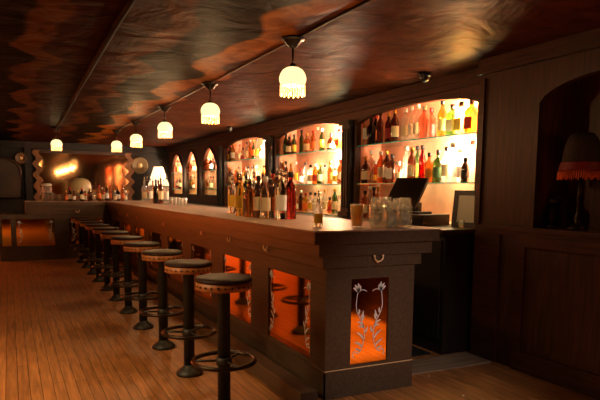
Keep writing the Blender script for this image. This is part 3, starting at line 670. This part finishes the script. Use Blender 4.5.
for (px, X, col, sh, cap, lab, s), nm in zip(CL, CLN):
    bottle(col, sh, cap, lab, clear_spot(px, X, RAD[sh]*s*1.22+.004), '%s glass bottle on the bar, %s' % (col if col not in ('dark', 'red') else {'dark': 'dark brown', 'red': 'dark red'}[col], nm), 'open bottles clustered on the bar', s*1.22, thick=True)
p = on_bar(318.3, 1.93)
bt = bottle('clear', 'small', 'pourer', 'yellow', p, 'small clear bottle with yellow label standing alone near the bar corner', None, .95, thick=True)
# pint of beer
px, py, pz = on_bar(357, 2.15)
t = thing('pint_glass', 'pint glass of amber beer on the bar beside the mason jars', 'glass', (px, py, pz))
bm = bmesh.new(); lathe(bm, [(0, .0), (.034, 0), (.036, .004), (.05, .165), (.0475, .165), (.0345, .014), (0, .012)], 32); g = obj('tumbler', bm, M['jar'], t, False)
bm = bmesh.new(); lathe(bm, [(0, .0135), (.0338, .0155), (.0462, .152), (0, .152)], 32); obj('beer', bm, M['beer'], g, False)
bm = bmesh.new(); lathe(bm, [(0, .1525), (.0462, .1525), (.0464, .157), (0, .158)], 32); obj('foam', bm, M['foam'], g, False)
# mason jars
def make_jar():
    t = thing('mason_jar', '', 'jar', (0, 0, 0), 0, 'empty mason jars on the bar end')
    bm = bmesh.new(); po = [(0, 0), (.036, 0), (.043, .006), (.045, .02), (.045, .115), (.041, .13), (.034, .139), (.034, .143), (.0365, .145), (.0345, .149), (.0365, .153), (.0345, .158), (.0345, .168)]
    pi = [(.032, .168), (.032, .139), (.039, .128), (.0425, .113), (.0425, .022), (.039, .01), (0, .008)]
    lathe(bm, po+pi, 28); torus(bm, .0452, .0022, .035, 28); torus(bm, .0452, .0022, .1, 28); torus(bm, .0348, .0028, .150, 28); obj('jar_body', bm, M['jar'], t, False)
    bm = bmesh.new()
    rr = random.Random(3)
    for k in range(16):
        a = rr.uniform(0, 6.28); r_ = rr.uniform(0, .022); s_ = rr.uniform(.010, .014)
        R_ = Matrix.Rotation(rr.uniform(0, 3), 3, Vector((rr.random(), rr.random(), rr.random())).normalized())
        c = Vector((r_*math.cos(a), r_*math.sin(a), .026+.0055*k)); obox(bm, c, R_ @ Vector((s_, 0, 0)), R_ @ Vector((0, s_, 0)), R_ @ Vector((0, 0, s_)))
    ic = obj('ice', bm, M['ice'], t, False); ic['kind'] = 'stuff'
    return t
jar = make_jar(); jl = [(376.5, 2.33, 1.12, 'front left one beside the beer'), (385, 2.47, 1.12, 'back left one'), (391, 2.36, .98, 'short one at the front middle'), (398, 2.52, 1.08, 'back right one'), (404.5, 2.45, 1.12, 'rightmost one by the till')]
for i, (q, X, s, nm) in enumerate(jl):
    o = jar if i == 0 else copy_tree(jar); o.location = clear_spot(q, X, .048*s+.003); o.scale = (s, s, s); o.scale = (s*1.04, s*1.04, s*1.12); o['label'] = 'clear glass mason jar on the bar end, '+nm
# small glass before the frame
t = thing('shot_glass', 'small clear glass on the back counter before the framed notice', 'glass', (3.38, y_at(461, 3.38, 1.1), 1.07))
bm = bmesh.new(); lathe(bm, [(0, 0), (.022, 0), (.03, .075), (.028, .075), (.0205, .008), (0, .008)], 20); obj('glass_wall', bm, M['jar'], t, False)
# far cluster: bottles, glasses, table lamp
FB = [(144.5, 2.25, 'clear', 'tall'), (147.5, 2.45, 'brown', 'slim'), (150.5, 2.3, 'clear', 'slim'), (153, 2.5, 'amber', 'tall'), (156, 2.28, 'dark', 'tall'), (158.5, 2.45, 'red', 'tall'), (161, 2.3, 'brown', 'slim'), (164, 2.48, 'clear', 'tall'), (166.5, 2.32, 'clear', 'slim')]
for i, (q, X, col, sh) in enumerate(FB):
    bottle(col, sh, 'pourer', ['cream', None, 'white'][i % 3], clear_spot(q, X, RAD[sh]*1.35+.004), '%s bottle, %s from left in the second cluster along the bar' % ({'dark': 'dark brown', 'red': 'dark red'}.get(col, col), ORD[i]), 'bottles in the second cluster along the bar', 1.35)
_g = {}
def tumbler(loc, label, group, s=1, parent=None):
    if 'm' not in _g:
        bm = bmesh.new(); lathe(bm, [(0, 0), (.03, 0), (.036, .11), (.034, .11), (.0285, .008), (0, .008)], 16); _g['m'] = mesh(bm, 'tumbler'); _g['m'].materials.append(thin_glass('tumbler_glass', (.95, .93, .88, 1), .3))
    o = bpy.data.objects.new('tumbler', _g['m']); C.objects.link(o); o.location = loc; o.scale = (s, s, s); tag(o, label, 'glass', group)
for i, q in enumerate((171, 174.5, 178, 181.5, 185)):
    tumbler(on_bar(q, 2.5-.1*(i % 2)), 'clear tumbler, %s from left beside the second bottle cluster' % ORD[i], 'tumblers beside the second bottle cluster', 1.1)
# return of the bar
YR = LY0+.4
def x_at(px, Y, z=1.2):
    lo, hi = -3., 4.
    for _ in range(50):
        m = (lo+hi)/2; d = Vector((m, Y, z))-EYE
        if 300+FPX*RT.dot(d)/fwd.dot(d) < px: lo = m
        else: hi = m
    return lo
for i, q in enumerate((44, 47.5, 51, 54.5, 58, 61.5)):
    tumbler((x_at(q, YR), YR-.2+.12*(i % 2), ZT), 'clear tumbler, %s from left at the outer end of the far return' % ORD[i], 'tumblers on the far return of the bar', 1.5 if i < 3 else 1.2)
t = thing('glass_canister', 'tall glass canister with white lid behind the far tumblers', 'canister', (x_at(47, YR+.2), YR+.2, ZT))
bm = bmesh.new(); lathe(bm, [(0, 0), (.09, 0), (.095, .02), (.095, .27), (.085, .29), (0, .29)], 20); obj('container', bm, thin_glass('canister_glass', (.9, .85, .78, 1), .5), t, False)
bm = bmesh.new(); lathe(bm, [(0, .29), (.1, .29), (.1, .33), (.05, .345), (0, .345)], 20); obj('lid', bm, M['paper'], t, False)
t = thing('domed_display_cover', 'pale domed cover standing behind bottles on the far return', 'cover', (x_at(80, YR+.15), YR+.15, ZT))
bm = bmesh.new(); lathe(bm, [(0, 0), (.21, 0), (.225, .02), (.228, .28), (.21, .37), (.16, .43), (.08, .46), (0, .465)], 28); obj('dome', bm, plain('frosted_dome', rgb(176, 156, 112), .35, noise=.15), t, False)
bm = bmesh.new(); lathe(bm, [(0, .46), (.02, .465), (.024, .485), (0, .5)], 12); obj('knob', bm, M['dark_metal'], t, False)
for i in range(7):
    q = 66+i*3.9; bottle(['amber', 'brown', 'amber', 'clear', 'dark', 'amber', 'brown'][i], ['small', 'round', 'small', 'small', 'round', 'small', 'square'][i], ['gold', 'red', 'black'][i % 3], ['orange', 'cream', 'white'][i % 3], (x_at(q, YR-.25), YR-.31+.12*(i % 2), ZT), '%s bottle, %s from left before the pale dome' % ({3: 'clear', 4: 'dark brown', 1: 'brown', 6: 'brown'}.get(i, 'amber'), ORD[i]), 'bottles before the pale dome', 1.0)
for i in range(9):
    q = 94+i*3.9; X = x_at(q, YR-.05); P_ = (X, YR-.12-.12*(i % 2), ZT) if X < 2.45 else clear_spot(q, 2.3, .055)
    bottle(['clear', 'amber', 'amber', 'brown', 'amber', 'clear', 'dark', 'amber', 'clear'][i], ['small', 'tall', 'round', 'tall', 'slim', 'small', 'round', 'tall', 'small'][i], ['gold', 'red', 'white'][i % 3], ['white', 'orange', 'cream'][i % 3], P_, '%s bottle, %s from left in front of the big wall mirror' % ({0: 'clear', 5: 'clear', 8: 'clear', 3: 'brown', 6: 'dark brown'}.get(i, 'amber'), ORD[i]), 'bottles in front of the big wall mirror', 1.05)

# big mirror on the far wall with wavy wooden sides
MX0, MX1 = .62, 2.72
t = thing('wall_mirror', 'large tinted mirror with wavy wooden sides on the far wall', 'mirror', ((MX0+MX1)/2, YB, 1.0))
obj('mirror_glass', B(MX0, MX1, YB-.075, YB-.065, 1.0, 2.22), M['far_mirror'], t)
def wavy(xc):
    bm = bmesh.new(); n = 40; prev = None
    for i in range(n+1):
        z = .98+1.28*i/n; dx = .045*math.sin(i/n*2*PI*5)
        q = [bm.verts.new(v) for v in ((xc-.07+dx, YB-.11, z), (xc+.07+dx, YB-.11, z), (xc+.07+dx, YB-.01, z), (xc-.07+dx, YB-.01, z))]
        if prev:
            for m_ in range(4): bm.faces.new([prev[m_], prev[(m_+1) % 4], q[(m_+1) % 4], q[m_]])
        else: bm.faces.new(q)
        prev = q
    bm.faces.new(prev[::-1]); return bm
WV = wood('wavy_frame_wood', rgb(110, 70, 40), rgb(150, 98, 56), .4, 2)
obj('wavy_side', wavy(MX0), WV, t); obj('wavy_side', wavy(MX1), WV, t); obj('top_rail', B(MX0, MX1, YB-.10, YB-.01, 2.2, 2.28), M['trim_wood'], t)
# round discs and the big picture on the far wall
def disc(x, z, r, lab, mat):
    t = thing('wall_plate', lab, 'plate', (x, YB-.05, z))
    bm = bmesh.new(); lathe(bm, [(0, .0), (r, .0), (r, .02), (r*.9, .035), (r*.8, .025), (0, .03)], 32); bmesh.ops.rotate(bm, cent=(0, 0, 0), matrix=Matrix.Rotation(PI/2, 3, 'X'), verts=bm.verts[:]); d = obj('dish', bm, mat, t, False)
    bm = bmesh.new(); lathe(bm, [(0, .026), (r*.3, .028), (r*.22, .045), (0, .05)], 20); bmesh.ops.rotate(bm, cent=(0, 0, 0), matrix=Matrix.Rotation(PI/2, 3, 'X'), verts=bm.verts[:]); obj('boss', bm, M['brass'], t, False)
disc(2.98, 1.97, .21, 'round cream plate hung on the far wall right of the mirror', plain('cream_dish', rgb(120, 100, 64), .5))
disc(.27, 2.06, .13, 'small round brown plate hung on the far wall left of the mirror', plain('brown_dish', rgb(120, 84, 52), .4))
t = thing('wall_picture', 'large dim arched picture on the far wall at the left', 'picture', (-.15, YB, 1.2))
bm = bmesh.new(); pts = [(-.55, 1.15), (.25, 1.15)]+[(-.15+.4*math.cos(a), 1.75+.3*math.sin(a)) for a in [k*PI/14 for k in range(15)]]
lo = [bm.verts.new((a, YB-.125, b)) for a, b in pts]; hi = [bm.verts.new((a, YB-.16, b)) for a, b in pts]
bm.faces.new(hi); bm.faces.new(lo[::-1])
for i in range(len(pts)): j = (i+1) % len(pts); bm.faces.new([lo[i], lo[j], hi[j], hi[i]])
obj('canvas', bm, plain('dim_canvas', rgb(56, 44, 30), .6, noise=.5, scale=3), t)
bm = bmesh.new(); tube(bm, [(a, YB-.15, b) for a, b in pts], .03, 8, True); obj('frame', bm, M['trim_wood'], t)
# table lamp standing on the back counter at the far end
lx, ly = 3.36, 14.85
t = thing('table_lamp', 'glowing cream table lamp at the far end of the back counter', 'lamp', (lx, ly, 1.07))
bm = bmesh.new(); lathe(bm, [(0, 0), (.09, 0), (.08, .02), (.03, .05), (.05, .12), (.05, .2), (.018, .27), (.012, .8), (0, .8)], 18); obj('base', bm, M['dark_metal'], t, False)
bm = bmesh.new(); lathe(bm, [(.25, .40), (.245, .43), (.11, .86), (.105, .86), (.24, .426), (.245, .40)], 24); obj('shade', bm, plain('lamp_cloth', rgb(250, 225, 190), .6, emit=(1, .76, .46, 1), es=1.9), t, False)
# ------------------------------------------------------------------ the arched recess: fringed lamp, lantern
t = thing('fringed_lamp', 'table lamp with dark lace shade and orange fringe in the recess', 'lamp', (3.68, 2.93, 1.12))
bm = bmesh.new(); lathe(bm, [(0, 0), (.07, 0), (.072, .012), (.05, .03), (.022, .05), (.03, .08), (.016, .11), (.013, .2), (.024, .23), (.012, .26), (.011, .5), (0, .5)], 18); obj('base', bm, M['dark_metal'], t, False)
bm = bmesh.new(); pr2 = [(.04, .69), (.07, .685), (.10, .65), (.118, .58), (.13, .50), (.14, .45)]
lathe(bm, pr2+[(r-.003, z) for r, z in pr2[::-1]], 28); sh = obj('shade', bm, plain('dark_lace', rgb(46, 32, 24), .8, noise=.5, scale=60), t, False)
bm = bmesh.new(); lathe(bm, [(.139, .48), (.149, .435), (.151, .415), (.148, .415), (.137, .475)], 28); obj('band', bm, plain('red_trim', rgb(120, 16, 12), .6), sh, False)
bm = bmesh.new()
for i in range(64):
    a = 2*PI*i/64; x, y = .149*math.cos(a), .149*math.sin(a); tube(bm, [(x, y, .417), (x*1.03, y*1.03, .372-.008*(i % 3))], .0042, 5)
obj('fringe', bm, plain('orange_fringe', rgb(232, 104, 30), .7), sh, False)
t = thing('glass_lantern', 'dark glass lantern in the arched recess left of the fringed lamp', 'lantern', (3.66, 3.13, 1.12))
bm = bmesh.new(); lathe(bm, [(0, 0), (.05, 0), (.05, .02), (0, .02)], 16); lathe(bm, [(0, .19), (.045, .19), (.03, .22), (0, .235)], 16); obj('metal_frame', bm, M['dark_metal'], t, False)
bm = bmesh.new(); lathe(bm, [(.042, .02), (.046, .1), (.04, .19), (.037, .19), (.043, .1), (.039, .02)], 20); obj('glass_cylinder', bm, M['g_brown'], t, False)
lamp('recess_light', 'POINT', (3.74, 2.2, 1.75), 1.0, AMB, shadow_soft_size=.05)
# specks of paper on the floor at the bar end
for x, y, nm in ((2.78, 3.42, 'beside the pale threshold board'), (2.72, 2.98, 'out in the open right of the bar end')):
    bm = bmesh.new(); bmesh.ops.create_icosphere(bm, subdivisions=1, radius=.009)
    for v in bm.verts: v.co = Vector((v.co.x*rnd.uniform(.6, 1.2)+x, v.co.y*rnd.uniform(.6, 1.2)+y, max(0, v.co.z*.5+.004)))
    tag(obj('paper_scrap', bm, M['paper']), 'tiny white paper scrap on the floor, '+nm, 'paper scrap', 'paper scraps on the floor')
